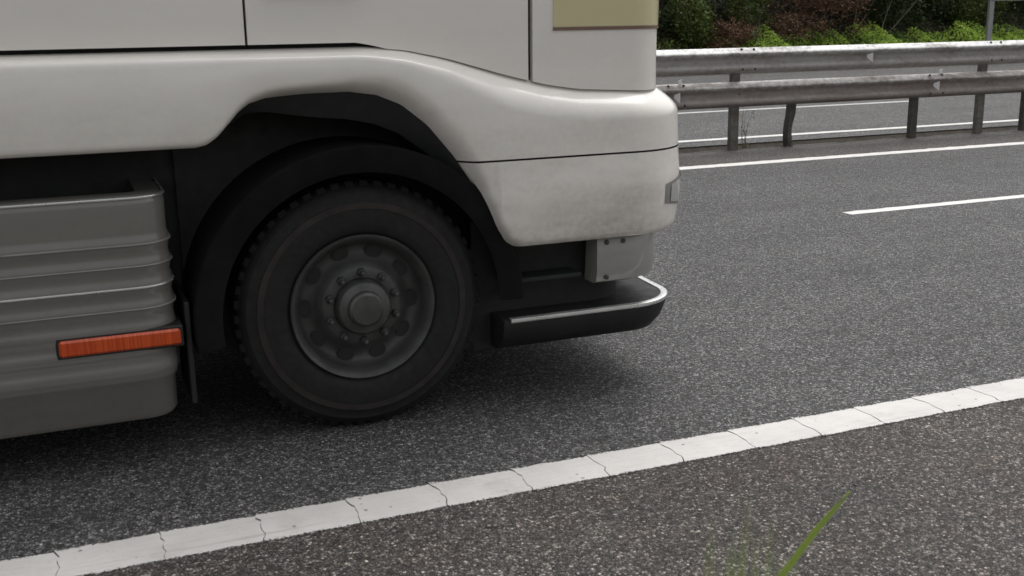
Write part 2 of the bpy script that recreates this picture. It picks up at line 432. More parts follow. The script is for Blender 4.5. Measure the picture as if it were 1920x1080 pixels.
for k in range(-2, 5):
    xa = 15.13+17.0*k-8
    long_line('opposite_lane_dash', xa, xa+8, 16.62, .13, M['paint_far'], .003, .3)
for k in range(-2, 5):
    xa = 3+17.0*k
    long_line('opposite_inner_dash', xa, xa+4.5, 20.2, .13, M['paint_far'], .003, .3)
long_line('opposite_outer_line', -6, 120, 23.8, .20, M['paint_far'], .003, .4)

# ------------------------------------------------------------------ guard rail
YR = 11.479
rail = thing('guard_rail', 'double height galvanised steel crash barrier along the median between the carriageways', 'crash barrier', (0, 11.58, 0))
ro = Vector((0, 11.58, 0))
def wprof(zc):  # W section, (outwardness, z) outward = towards the traffic
    p = [(.004, -.155), (.012, -.152), (.030, -.140), (.066, -.125), (.078, -.112), (.081, -.095), (.079, -.078), (.070, -.062), (.036, -.032), (.020, -.016), (.014, 0),
         (.014, .015), (.020, .030), (.040, .052), (.070, .072), (.079, .080), (.082, .089), (.078, .098), (.060, .112), (.026, .138), (.008, .152), (.000, .155)]
    return [(a, zc+b_) for a, b_ in p]
def beam(x0, x1, zc, m, side=1, bend=0):
    base = YR+.081 if side > 0 else 11.87-.081
    rows = []
    n = 10
    pr = wprof(zc)
    sh = .0035 if True else 0
    for i in range(n+1):
        x = x0+(x1-x0)*i/n
        jog = .004*(1 if i == 0 else 0)
        dz = bend*math.sin(math.pi*i/n)
        rows.append([(x, base-side*(a+sh*(i == 0 or i == n)*0+jog), z+dz) for a, z in pr])
    g = MB().grid(rows)
    # thickness: inner skin 3 mm behind, closed round the edge
    b0 = len(g.V); k = len(pr)
    g.V += [(v[0], v[1]+side*.003, v[2]) for v in g.V[:]]
    inner = [tuple(i+b0 for i in f)[::-1] for f in g.F[:]]; g.F += inner
    for i in range(n):
        for e in (0, k-1):
            a, c = i*k+e, (i+1)*k+e; g.F.append((a, c, c+b0, a+b0))
    for r_ in (0, n):
        for e in range(k-1):
            a = r_*k+e; g.F.append((a, a+1, a+1+b0, a+b0))
    return g
ZU, ZL = 1.100, .692
refl_mesh = None; boltmesh = None; backmesh = None
def reflector(x, z, y, parent, side=1):
    # trapezoid plate standing out of the valley, white face and dark edge
    global refl_mesh, backmesh
    if refl_mesh is None:
        V = [(0, .0, -.034), (0, -.085, -.062), (0, -.085, .062), (0, .0, .034)]
        g = MB(); V2 = V+[(.006, y_, z_) for _, y_, z_ in V]
        g.add(V2, [(3, 2, 1, 0), (4, 5, 6, 7), (0, 1, 5, 4), (1, 2, 6, 5), (2, 3, 7, 6), (3, 0, 4, 7)])
        o = g.build('reflector', M['refl_w']); refl_mesh = o.data; bpy.data.objects.remove(o)
        g = MB().box(.0065, .02, -.03, .02, -.050, .050)
        o = g.build('reflector_bracket', M['black']); backmesh = o.data; bpy.data.objects.remove(o)
    r = bpy.data.objects.new('reflector', refl_mesh); C.objects.link(r); r.parent = parent
    r.location = (x-ro.x, y-ro.y, z-ro.z); r.rotation_euler = (0, 0, R(40) if side > 0 else R(100))
    if side < 0:
        r.scale = (1, .6, .5); return
    r_ = bpy.data.objects.new('reflector_bracket', backmesh); C.objects.link(r_); r_.parent = parent
    r_.location = (x-ro.x, y-ro.y, z-ro.z); r_.rotation_euler = r.rotation_euler
def bolt(x, y, z, parent):
    global boltmesh
    if boltmesh is None:
        g = MB().lathe_y(0, 0, [(.016, .002), (.016, -.006), (.008, -.012), (.0005, -.012)], 8)
        o = g.build('bolt', M['rust']); boltmesh = o.data; bpy.data.objects.remove(o)
    o = bpy.data.objects.new('bolt', boltmesh); C.objects.link(o); o.parent = parent; o.location = (x-ro.x, y-ro.y, z-ro.z)
    return o
for k in range(-3, 12):
    xa = 7.90+4*k
    g = beam(xa-.16, xa+4.0, ZU, 0); bm_ = g.build('upper_beam', M['galv'], rail, True, 50)
    for dx in (-.11, .07): 
        b_ = bolt(xa+dx, YR+.040, ZU+.137, bm_); b_.rotation_euler = (R(-62), 0, 0)
        bolt(xa+dx, YR+.004, ZU-.100, bm_)
    bolt(xa-.10, YR+.075, ZU, bm_)
    if k in (0, 2, 4): reflector(9.72+4*k, ZU-.01, YR+.07, bm_)
    xb = 6.90+4*k
    g = beam(xb-.16, xb+4.0, ZL, 0); bl = g.build('lower_beam', M['galv2'], rail, True, 50)
    for dx in (-.13, .08):
        b_ = bolt(xb+dx, YR+.040, ZL+.137, bl); b_.rotation_euler = (R(-62), 0, 0)
        bolt(xb+dx, YR+.004, ZL-.100, bl)
    bolt(xb+.9, YR+.075, ZL, bl)
    if k in (0, 1, 3, 5): reflector(10.86 if k == 1 else 10.86+4*(k-1), ZL-.005, YR+.07, bl)
    if k in (0, 1, 2): reflector(6.93+4.03*k, ZL+.178, YR+.07, bl, -1)
def cpost(x, h, m, yc=11.60, bent=False, flip=False, wd=.105, dp=.07):
    # C section post: web towards the left, flanges open to the right
    t = .006; sg = -1 if flip else 1
    sec = [(-wd/2, -dp/2), (wd/2, -dp/2), (wd/2, -dp/2+.02), (wd/2-t, -dp/2+.02), (wd/2-t, -dp/2+t), (-wd/2+t, -dp/2+t), (-wd/2+t, dp/2-t), (wd/2-t, dp/2-t), (wd/2-t, dp/2-.02), (wd/2, dp/2-.02), (wd/2, dp/2), (-wd/2, dp/2)]
    rows = []
    for z in ([-.05, 0, .06, .12, .18, .24, .30, .36, .42, .48, h] if bent else [-.05, h*.5, h]):
        dx = 0; tw = 0
        if bent and z > 0:
            dx = -.035*math.sin(min(z/.40, 1)*math.pi*.9) + .035*(z/.55); tw = .5*math.exp(-((z-.2)/.2)**2)
        ca, sa = math.cos(tw), math.sin(tw)
        rows.append([(x+dx+(a*sg*ca-b_*sa), yc+a*sg*sa+b_*ca, z) for a, b_ in sec])
    g = MB().grid(rows, True); n = len(sec)
    g.F.append(tuple(range(len(g.V)-n, len(g.V))))
    return g
tall = []; 
for k in range(-3, 11):
    x = 7.76+4*k
    g = cpost(x, 1.16, 0, wd=.112); g.build('tall_post', M['post'], rail)
    MB().box(x-.05, x+.05, 11.557, 11.567, .60, .78).build('spacer', M['post'], rail)
for k in range(-6, 22):
    x = 6.60+2*k
    cpost(x, .74, 0, bent=(k == 1), wd=.105, flip=False).build('short_post', M['post'] if k == 0 else M['postdark'], rail)

# ------------------------------------------------------------------ truck
TY = 4.05
truck = thing('truck', 'large white lorry cab filling the left of the picture, driving in the near lane', 'truck', (1.02, 5.3, 0))
YC = 5.32    # centre line
def lerp_tab(tab, x):
    if x <= tab[0][0]: return tab[0][1]
    for (a, va), (b_, vb) in zip(tab, tab[1:]):
        if x <= b_: 
            u = (x-a)/(b_-a); return va+(vb-va)*u
    return tab[-1][1]
def smooth_tab(tab, x):
    return sum(lerp_tab(tab, x+d) for d in (-.03, -.015, 0, .015, .03))/5
def plan(yside, xfront, rc, x0, xstep=.02, farx=None, nf=10, squash=1.0, xs=None):
    """path along the near side, round the corner and across the front to the centre line; (x, y, nx, ny)"""
    P = []
    xc = xfront-rc
    x = x0
    while x < xc-1e-6:
        P.append((x, yside, 0, -1)); x += xstep
    for k in range(15):
        a = math.pi/2*k/14
        P.append((xc+rc*math.sin(a), yside+rc*squash*(1-math.cos(a)), math.sin(a), -math.cos(a)))
    y0 = yside+rc*squash
    for k in range(1, nf+1):
        y = y0+(YC-y0)*k/nf; P.append((xfront+.05*math.sin(math.pi/2*k/nf), y, 1, 0))
    return P
ZTOP = [(-1, 1.540), (1.10, 1.540), (1.25, 1.528), (1.42, 1.492), (1.67, 1.42), (1.85, 1.375), (2.0, 1.352), (2.3, 1.335), (3, 1.335)]
BAND = [(-1, .035), (1.05, .037), (1.2, .05), (1.42, .075), (1.67, .13), (1.95, .12), (2.2, .11), (3, .10)]
ZBOT = [(-1, 1.20), (.44, 1.20), (.48, 1.208), (.52, 1.235), (.60, 1.32), (.64, 1.348), (.70, 1.364), (.76, 1.368), (1.02, 1.366), (1.13, 1.345), (1.226, 1.30), (1.33, 1.215), (1.437, 1.085), (1.51, .975), (1.568, .873), (1.615, .775), (1.645, .728), (1.68, .720), (3, .720)]
ROLL = [(-1, .02), (.45, .02), (.6, .03), (1.0, .06), (1.2, .11), (1.5, .15), (1.66, .05), (1.75, .03), (3, .03)]
OUT = .07
def outw(x, z):
    zt, bd, zb, rl = smooth_tab(ZTOP, x), smooth_tab(BAND, x), lerp_tab(ZBOT, x), smooth_tab(ROLL, x)
    d = zt-z
    o = OUT
    if d < bd: o = -.025+(OUT+.025)*math.sin(math.pi/2*max(d, 0)/bd)
    e = z-zb
    aw = min(max((x-.55)/.35, 0), 1)*min(max((1.72-x)/.10, 0), 1); aw = aw*aw*(3-2*aw)
    if e < rl:
        q = 1-max(e, 0)/rl
        o -= (.018+.072*aw)*q*q
    # broad soft barrel so the panel is not dead flat
    o += .010*math.sin(math.pi*min(max((z-zb)/(zt-zb+1e-6), 0), 1))
    if x > 1.6: o += .012*math.exp(-((z-.90)/.12)**2)
    return o
path = plan(TY+OUT, 2.50, .27, -.58)
def skin(name, cols, za, zb, m, rows_n=22, parent=truck, ret=.10, fn=outw, lip=.0):
    """surface over the columns from za(x) down to zb(x), with an inward return at its lower edge; mirrored to the far side"""
    rowsA = []
    for (x, y, nx, ny) in cols:
        a, b_ = za(x), zb(x); col = []
        for k in range(rows_n+1):
            u = k/rows_n; u = .5-.5*math.cos(math.pi*u)
            z = a+(b_-a)*u; o = fn(x, z)
            col.append((x+nx*o, y+ny*o, z))
        o = fn(x, b_)-ret
        col.append((x+nx*(o+ret*.6), y+ny*(o+ret*.6), b_+.006)); col.append((x+nx*o, y+ny*o, b_+.02))
        rowsA.append(col)
    g = MB().grid(rowsA)
    MB().add([(x, 2*YC-y, z) for x, y, z in g.V], [f[::-1] for f in g.F]).build(name, m, parent, True, 60)
    return g.build(name, m, parent, True, 60)
GAPZ = 1.083
dense = plan(TY+OUT, 2.50, .27, -.58, .012)
skin('fender_panel', dense, lambda x: smooth_tab(ZTOP, x), lambda x: max(lerp_tab(ZBOT, x), GAPZ+.004), M['white'], 26)
skin('bumper', [p for p in dense if p[0] >= 1.441], lambda x: GAPZ-.004, lambda x: lerp_tab(ZBOT, x), M['white'], 22)
# shadow gap behind bumper joint and behind the sill joint
def inner(name, cols, z0, z1, o, m=None):
    rows = [[(x+nx*o, y+ny*o, z) for z in (z0, z1)] for x, y, nx, ny in cols]
    g = MB().grid(rows); mm = MB().grid([[(x, 2*YC-y, z) for x, y, z in c] for c in rows]); g.add(mm.V, mm.F)
    return g.build(name, m or M['black'], truck)
inner('inner_shell', [p for p in dense if p[0] > 1.56], 1.05, 1.12, .03)
inner('sill_shell', dense, 1.40, 1.75, -.05)
# upper cab skin
def skinup(x, z):
    return .012*math.sin(math.pi*min(max((z-1.5)/1.9, 0), 1))
up_path = plan(TY+OUT, 2.44, .19, -.58, .01)
zlow = lambda x: (1.556 if x < 1.06 else 1.556+(smooth_tab(ZTOP, x)-.004-1.556)*min((x-1.06)/.12, 1))
BELT = 2.15
def upskin(name, cols, lo, hi, m=M['white'], rn=18, off=0, ret=.03, both=True):
    rows = []
    for (x, y, nx, ny) in cols:
        a, b_ = (hi(x) if callable(hi) else hi), (lo(x) if callable(lo) else lo)
        col = [(x+nx*(skinup(x, a+(b_-a)*k/rn)+off), y+ny*(skinup(x, a+(b_-a)*k/rn)+off), a+(b_-a)*k/rn) for k in range(rn+1)]
        c = col[-1]; col.append((c[0]-nx*ret, c[1]-ny*ret, c[2]+.004))
        c = col[0]; col.insert(0, (c[0]-nx*ret, c[1]-ny*ret, c[2]-.004))
        rows.append(col)
    g = MB().grid(rows)
    # close the two end columns inward so that door gaps have depth
    for cidx in (0, len(rows)-1):
        x, y, nx, ny = cols[cidx]
        pts = rows[cidx]; g.grid([pts, [(p[0]-nx*.03, p[1]-ny*.03, p[2]) for p in pts]])
    if both:
        MB().add([(x, 2*YC-y, z) for x, y, z in g.V], [f[::-1] for f in g.F]).build(name, m, truck, True, 50)
    return g.build(name, m, truck, True, 50)
DR0, DR1 = .66, 1.78
upskin('cab_side', [p for p in up_path if p[0] < DR0-.0025], zlow, 3.45)
cw_ = [p for p in up_path if DR0 < p[0] < DR1]
door = upskin('door', cw_, zlow, BELT)
upskin('cab_corner', [p for p in up_path if p[0] >= DR1+.0025 and p[1] < 4.5], zlow, BELT)
upskin('front_panel', [p for p in up_path if p[1] >= 4.46], lambda x: 1.36, BELT-.1)
upskin('door_window', [p for p in up_path if DR0+.06 < p[0] < DR1-.02], BELT+.006, 2.95, M['glass'], 6, -.012)
upskin('windscreen', [p for p in up_path if p[0] >= DR1+.13], BELT+.006, 3.0, M['glass'], 6, -.012)
upskin('window_pillar', [p for p in up_path if DR1-.0 < p[0] < DR1+.13], BELT+.006, 3.0, M['black'], 6, -.002)
upskin('roof_skirt', [p for p in up_path if p[0] >= DR0-.004], 3.0, 3.45)
MB().rbox(-.58, 2.40, 4.16, 6.48, 3.44, 3.62, .06).build('roof', M['white'], truck)
MB().box(-.60, -.56, 4.13, 6.51, 1.2, 3.45).build('rear_wall', M['white'], truck)
# dark moulding / door handle high on the door
g = MB().rbox(.72, 1.10, TY+OUT-.028, TY+OUT-.004, 1.735, 1.785, .008); g.build('door_handle', M['black'], truck)
# muted yellow panel at the front corner, with its brown lower edge
yp = [p for p in up_path if p[0] > 1.875 and p[1] < 4.40]
upskin('yellow_panel', yp, 1.600, 1.86, M['yellow'], 8, .004, .004)
upskin('brown_edge', yp, 1.586, 1.598, M['brown'], 2, .005, .005)
# front grille slats and head lamps (front face)
for k in range(5):
    z = 1.40+.10*k
    MB().rbox(2.470, 2.486, 4.85, 5.79, z, z+.055, .006).build('grille_slat', M['black'], truck)
for nm, z0_, z1_, x0_, o_, mm in (('lamp_bezel', .795, .985, 2.335, .0025, 'lampbezel'), ('headlight', .805, .975, 2.352, .0055, 'lens')):
    lamp = [p for p in dense if p[0] > x0_ and p[1] < 4.72-(.012 if nm == 'headlight' else 0)]
    rows = []
    for q, (x, y, nx, ny) in enumerate(lamp):
        tap = min(1, .45+.55*(q/9))                      # the lens narrows towards its rear end
        zm = (z0_+z1_)/2; hh = (z1_-z0_)/2*tap
        rows.append([(x+nx*(outw(x, zm+hh*v)+o_), y+ny*(outw(x, zm+hh*v)+o_), zm+hh*v) for v in (-1, -.6, -.2, .2, .6, 1)])
    g = MB().grid(rows); MB().add([(x, 2*YC-y, z) for x, y, z in g.V], [f[::-1] for f in g.F]).build(nm, M[mm], truck, True)
    g.build(nm, M[mm], truck, True)
# wheel house and liner
g = MB()
g.box(.40, 1.72, 4.52, 4.54, .30, 1.40)            # inner wall
g.box(.50, 1.66, 4.20, 4.54, 1.385, 1.395)         # roof of the arch
g.build('wheel_house', M['black'], truck)
rows = []
for k in range(41):
    x = .58+(1.66-.58)*k/40
    zb = lerp_tab(ZBOT, x)
    rows.append([(x, TY+.060, zb+.02), (x, TY+.075, zb-.015), (x, TY+.11, zb-.03-.07*math.sin(math.pi*(x-.58)/1.08)), (x, TY+.30, zb-.02)])
MB().grid(rows).build('arch_liner', M['liner'], truck, True)
WX, WZ, WR = 1.055, .512, .512
rows = []
for k in range(37):
    a = R(-2+190*k/36)
    ca, sa = math.cos(a), math.sin(a)
    rows.append([(WX+r_*ca, y_, WZ+r_*sa*.98) for r_, y_ in ((.565, 4.105), (.60, 4.092), (.665, 4.092), (.672, 4.10), (.672, 4.50))])
MB().grid(rows).build('mudguard', M['mudguard'], truck, True, 40)
MB().rbox(.355, .375, 4.12, 4.50, .22, .62, .003).build('mudflap', M['black'], truck)
# wheels
def wheel(cx, yf, parent, sgn=1, dual=False):
    """yf = outer face of the tyre, sgn=+1 when the wheel faces the camera side"""
    def P(l): return [(r_, yf+sgn*y_) for r_, y_ in l]
    wid = .30
    tyre = MB().lathe_y(cx, WZ, P([(.292, .045), (.300, .020), (.318, .008), (.345, .004), (.400, .0), (.440, .006), (.463, .014), (.468, .013), (.482, .022), (.498, .042), (.505, .058),
                                   (.505, .095), (.494, .098), (.494, .108), (.505, .111), (.505, .148), (.494, .151), (.494, .161), (.505, .164), (.505, .20), (.494, .203), (.494, .213), (.505, .216), (.505, .245), (.49, .27), (.44, .295), (.34, .295), (.29, .26)]), 72)
    t_ = tyre.build('tyre', M['rubber'], parent, True, 40)
    # shoulder blocks of the tread
    blk = MB()
    for k in range(54):
        a = 2*math.pi*k/54; da = .032
        for y0_, y1_ in ((.034, .094),):
            V = []
            for r_ in (.490, .511):
                for aa in (a-da, a+da):
                    for yy in (y0_, y1_): V.append((cx+r_*math.cos(aa), yf+sgn*(yy+(.012 if r_ > .5 and yy == y0_ else 0)), WZ+r_*math.sin(aa)))
            blk.add(V, [(0, 1, 3, 2), (4, 6, 7, 5), (0, 4, 5, 1), (2, 3, 7, 6), (0, 2, 6, 4), (1, 5, 7, 3)])
    blk.build('tread', M['rubber'], t_)
    ring = MB().lathe_y(cx, WZ, P([(.405, -.0025), (.430, -.001), (.4305, .006)]), 72); ring.build('sidewall_rib', M['rubber_dust'], t_, True)
    rim = MB().lathe_y(cx, WZ, P([(.296, .030), (.300, .010), (.294, .002), (.284, .006), (.276, .022), (.268, .030), (.262, .060), (.250, .085), (.228, .098), (.205, .092), (.180, .072), (.165, .050), (.150, .040), (.118, .040), (.112, .050)]), 64)
    r_ = rim.build('rim', M['rim'], parent, True, 50)
    hub = MB().lathe_y(cx, WZ, P([(.116, .055), (.114, .012), (.104, -.002), (.075, -.012), (.070, -.030), (.060, -.038), (.001, -.040)]), 32)
    hub.build('hub', M['hub'], r_, True, 35)
    for k in range(10):
        a = 2*math.pi*(k+.5)/10
        g = MB().lathe_y(cx+.1425*math.cos(a), WZ+.1425*math.sin(a), P([(.017, .042), (.017, .018), (.011, .010), (.009, -.002), (.0005, -.003)]), 6)
        g.build('wheel_nut', M['hub'], r_)
    for k in range(10):
        a = 2*math.pi*k/10
        c = (cx+.222*math.cos(a), WZ+.222*math.sin(a)); n = 12
        V = [(c[0]+(.026*math.cos(a)*math.cos(q)-.036*math.sin(a)*math.sin(q)), yf+sgn*(.0965-.010), c[1]+(.026*math.sin(a)*math.cos(q)+.036*math.cos(a)*math.sin(q))) for q in [2*math.pi*j/n for j in range(n)]]
        hol = MB(); hol.add(V+[(v[0], v[1]+sgn*.03, v[2]) for v in V], [tuple(range(n))]+[(j, (j+1) % n, n+(j+1) % n, n+j) for j in range(n)]); hol.build('hand_hole', M['black'], r_)
def mkwheel(x, yf, sgn=1, dual=False):
    e = bpy.data.objects.new('wheel', None); C.objects.link(e); e.parent = truck
    # sub-parts hang straight under the wheel part
    wheel(x, yf, e, sgn)
    # fold the third level into the second
    for c in list(e.children):
        for g_ in list(c.children): g_.parent = e
        
    return e
mkwheel(WX, 4.150); mkwheel(WX, 2*YC-4.150, -1)
for x in (-2.6, -7.4, -8.7):
    mkwheel(x, 4.15); mkwheel(x, 2*YC-4.15, -1)
# lower front: recess, black apron, step edge, grey bumper corner
low_path = plan(TY+.055, 2.53, .26, 1.64, .03)
def lowskin(name, cols, pr, m):
    rows = [[(x+nx*o, y+ny*o, z) for o, z in pr] for x, y, nx, ny in cols]
    g = MB().grid(rows); g.add([(x, 2*YC-y, z) for x, y, z in g.V], [f[::-1] for f in g.F])
    for r_ in (rows[0],): g.F.append(tuple(range(len(pr))))
    return g.build(name, m, truck, True, 50)
lowskin('apron', low_path, [(-.34, .395), (-.03, .399), (-.01, .400), (.004, .393), (.002, .37), (-.02, .31), (-.06, .262), (-.11, .250), (-.22, .245)], M['black'])
lowskin('step_edge', [p for p in low_path if p[0] >= 1.66], [(-.022, .4030), (-.004, .4075), (.008, .4025), (.010, .394), (.006, .386)], M['alu'])
inner_path = plan(TY+.22, 2.34, .2, 1.56, .05)
lowskin('recess_panel', inner_path, [(0, .235), (0, .80)], M['black'])
lowskin('bumper_corner', [p for p in plan(TY+.075, 2.47, .25, 2.085, .03)], [(-.10, .722), (-.004, .722), (.004, .712), (.004, .56), (-.006, .515), (-.03, .505), (-.12, .505)], M['panel2'])
MB().rbox(1.66, 2.02, 4.14, 4.26, .545, .565, .004).build('step', M['liner'], truck)
for bx, bz in ((2.13, .69), (2.13, .535), (2.21, .69)):
    MB().lathe_y(bx, bz, [(.011, 4.124), (.011, 4.115), (.006, 4.111), (.0005, 4.111)], 8).build('screw', M['hub'], truck, True)
# side panel behind the wheel: ribbed grey fairing with rounded front corner
def fair(name, xa, xb, pr, m, rc=.13, parent=truck, ys=TY+.02):
    P = [(xa, ys, 0, -1), (xa+.4, ys, 0, -1), (xb-rc-.4, ys, 0, -1)]
    for k in range(13):
        a = math.pi/2*k/12; P.append((xb-rc+rc*math.sin(a), ys+rc*1.0*(1-math.cos(a)), math.sin(a), -math.cos(a)))
    P.append((xb, ys+rc+.35, 1, 0))
    rows = [[(x+nx*o, y+ny*o, z) for o, z in pr] for x, y, nx, ny in P]
    g = MB().grid(rows)
    MB().add([(x, 2*YC-y, z) for x, y, z in g.V], [f[::-1] for f in g.F]).build(name, m, parent, True, 45)
    return g.build(name, m, parent, True, 45)
sp = [(-.55, 1.045), (-.03, 1.045), (-.012, 1.040), (-.002, 1.028), (0, 1.01), (0, .90)]
fair('side_panel', -1.95, .325, [(-.10, 1.043), (-.035, 1.043), (-.014, 1.039), (-.003, 1.028), (0, 1.010)]+[(-.001+.006*(.5-.5*math.cos(2*math.pi*((.905-z)/.0793)))-.012*max(0, .6-z), z) for z in [.905-.0793*k/8 for k in range(57)]]+[(-.014, .34), (-.016, .215), (-.03, .195), (-.5, .19)], M['panel'])
for z, th, mm in ((1.034, .012, 'alu'), (.8653, .009, 'dulltrim'), (.786, .006, 'dulltrim'), (.7067, .010, 'alu'), (.6274, .006, 'dulltrim')):
    o0 = .006 if z < 1 else -.002
    fair('trim_strip', -1.95, .327, [(o0-.004, z-th/2), (o0+.003, z-th*.3), (o0+.004, z), (o0+.003, z+th*.3), (o0-.006, z+th/2)], M[mm])
fr = MB().rbox(-.09, .330, TY+.004, TY+.05, .479, .540, .008).build('side_marker', M['amber'], truck)
MB().rbox(-.10, .340, TY+.015, TY+.16, .469, .550, .004).build('marker_bracket', M['black'], truck)
# chassis and trailer
MB().box(-9.2, 2.3, 4.55, 4.75, .45, 1.15).box(-9.2, 2.3, 5.9, 6.1, .45, 1.15).box(-1.9, .30, 4.2, 6.45, .25, .95).box(1.7, 2.2, 4.3, 6.35, .30, 1.2).box(-.5, 2.3, 4.2, 6.44, 1.20+.2, 1.50).box(-1.2, 1.9, 4.85, 5.8, .28, .9).build('chassis', M['black'], truck)
MB().box(.4, 1.7, 4.70, 5.94, .42, .62).build('front_axle', M['black'], truck)
MB().rbox(-9.6, -1.30, 4.06, 6.58, 1.15, 4.0, .03).build('trailer_box', M['trailer'], truck)
MB().rbox(-7.0, -3.4, 4.10, 4.14, .40, 1.10, .01).build('trailer_skirt', M['panel'], truck)

# ------------------------------------------------------------------ vegetation
def leaves(name, P, size, m, parent, ev=1.0, droop=0, slim=.45):
    """P (n,3) centres; one folded leaf quad each"""
    n = len(P)
    if parent is not None: P = P-np.array(parent.location)[None]
    a = rng.normal(size=(n, 3)); a[:, 2] = a[:, 2]*.6-droop; a /= np.linalg.norm(a, axis=1)[:, None]
    b_ = rng.normal(size=(n, 3)); b_[:, 2] *= .5; b_ -= (b_*a).sum(1)[:, None]*a; b_ /= np.linalg.norm(b_, axis=1)[:, None]
    s_ = size*rng.uniform(.55, 1.35, (n, 1))
    V = np.stack([P-a*s_, P+b_*s_*slim, P+a*s_, P-b_*s_*slim], 1).reshape(-1, 3)
    F = np.arange(4*n).reshape(n, 4)
    return mkmesh_np(name, V, F, m, parent)
def ground_z(y):
    return float(np.interp(y, [p[0] for p in prof], [p[1] for p in prof]))
def clump_points(n, lobes):
    """points through the outer part of many overlapping lobes (cx, cy, cz, rx, ry, rz)"""
    L = np.array(lobes); w_ = L[:, 3]*L[:, 5]; idx = rng.choice(len(L), n, p=w_/w_.sum())
    d = rng.normal(size=(n, 3)); d /= np.linalg.norm(d, axis=1)[:, None]
    r_ = rng.uniform(.35, 1.0, (n, 1))**.5 * (1+rng.normal(0, .08, (n, 1)))
    return L[idx, :3]+d*r_*L[idx, 3:6]
def shrub(name, x, y, w_, h, m, n, size, label, cat='shrub', group=None, stems=6, bark='barkdark', slim=.45, lob=9, droop=0, base=None):
    z0 = ground_z(y) if base is None else base
    e = thing(name, label, cat, (x, y, z0), group)
    lobes = []
    for k in range(lob):
        a = random.uniform(0, 6.28); q = random.uniform(.1, .9)
        r_ = random.uniform(.22, .38)
        lobes.append((x+math.cos(a)*w_*.36*(1-q*.45), y+math.sin(a)*w_*.22, z0+h*q*.85, w_*r_, w_*r_*.7, h*r_*.75))
    P = clump_points(n, lobes)+rng.normal(0, .10, (n, 3))*rng.uniform(0, 1.6, (n, 1))**2; P = P[P[:, 2] > z0-.1]
    leaves('foliage', P, size, M[m], e, slim=slim, droop=droop)
    g = MB()
    for k in range(stems):
        L = lobes[k % lob]
        p0 = (x+random.uniform(-.15, .15), y+random.uniform(-.1, .1), z0-.05)
        p1 = ((p0[0]*.5+L[0]*.5)+random.uniform(-.15, .15), (p0[1]+L[1])/2, (z0+L[2])/2)
        g.tube([p0, p1, (L[0], L[1], L[2]+.1)], [.030, .02, .008], 5)
    g.build('stem', M[bark], e, True)
    return e
# backing wood: one mass of dark evergreen on the bank
lob = []
for k in range(340):
    x = random.uniform(8, 58); y = random.uniform(30.2, 33.5); h = random.uniform(.1, 4.5)**1.0
    s_ = random.uniform(.7, 1.4); lob.append((x, y, ground_z(y)-.6+h, s_*1.2, s_*.8, s_))
P = clump_points(130000, lob)
struct(leaves('woodland', P, .085, M['leaf_dark'], None), 'stuff')
P = clump_points(50000, [(-45+random.uniform(0, 54), random.uniform(30.4, 34), random.uniform(1, 6), 1.5, 1, 1.3) for k in range(130)])
struct(leaves('woodland', P, .16, M['leaf_dark'], None), 'stuff')
P = clump_points(30000, [(random.uniform(75, 190), random.uniform(32, 60), random.uniform(2, 12), 3.5, 2, 3) for k in range(150)])
struct(leaves('woodland', P, .3, M['leaf_dark'], None), 'stuff')
# shrubs at the foot of the wood (visible strip)
G = 'evergreen shrubs along the wood edge'
shrub('green_shrub', 18.4, 29.6, 1.9, 1.9, 'leaf_mid', 5200, .055, 'mid green shrub right behind the barrier at its left end, nearest the lorry', group=G)
shrub('green_shrub', 20.6, 29.9, 2.0, 2.2, 'leaf_mid', 5200, .05, 'mid green shrub between the two patches of brown dead bracken', group=G)
shrub('bracken_bush', 19.3, 29.1, 1.5, .95, 'bracken', 4200, .055, 'small low brown bush of dead fronds left of the green strip', 'bush', slim=.25, droop=.5)
shrub('bracken_bush', 23.0, 30.0, 3.6, 1.9, 'bracken', 12500, .06, 'wide reddish brown mass of dead bracken above the bright green plants', 'bush', slim=.22, lob=14, droop=.5)
shrub('dark_shrub', 26.2, 30.4, 2.6, 2.2, 'leaf_dark', 6500, .05, 'dark olive shrub behind the bare pale branches', group=G)
shrub('green_shrub', 30.2, 30.0, 2.0, 1.8, 'leaf_mid', 5000, .05, 'mid green shrub to the right of the sign post', group=G)
shrub('dark_shrub', 16.2, 30.2, 2.4, 2.2, 'leaf_dark', 5200, .06, 'dark shrub mostly hidden behind the front of the lorry', group=G)
shrub('dark_shrub', 28.4, 30.7, 2.2, 2.2, 'leaf_dark', 5200, .05, 'dark shrub straight behind the sign post', group=G)
# bright ground cover along the foot of the bank
n = 60000
X = rng.uniform(16, 40, n); Y = rng.uniform(27.5, 29.7, n)
bedh = .20+.30*np.clip(.5+.5*np.sin(X*1.3+1)+.4*np.sin(X*3.1)+.25*np.sin(X*7.3), 0, 1.4)*np.clip((X-17.5)/2.5, .25, 1)
gz = np.interp(Y, [p[0] for p in prof], [p[1] for p in prof])
P = np.stack([X, Y, gz+rng.uniform(0, 1, n)**.7*bedh], 1)
keep = rng.uniform(0, 1, n) < np.clip((X-18.0)/2.2, .12, 1)
struct(leaves('ground_plants', P[keep], .045, M['leaf_bright'], None), 'stuff')
P2 = P[~keep]
n = 12000
X = rng.uniform(-10, 60, n); Y = rng.uniform(27.3, 31, n); gz = np.interp(Y, [p[0] for p in prof], [p[1] for p in prof])
struct(leaves('leaf_litter', np.stack([X, Y, gz+rng.uniform(0, .12, n)], 1), .06, M['dry'], None), 'stuff')
n = 60000
X = rng.uniform(-28, 50, n); Y = rng.uniform(28.6, 32.5, n); gz = np.interp(Y, [p[0] for p in prof], [p[1] for p in prof])
struct(leaves('undergrowth', np.stack([X, Y, gz+rng.uniform(0, 1, n)**1.3*(.25+.35*np.clip(np.sin(X*1.7)+np.sin(X*4.3+Y), 0, 2))], 1), .06, M['leaf_dark'], None), 'stuff')
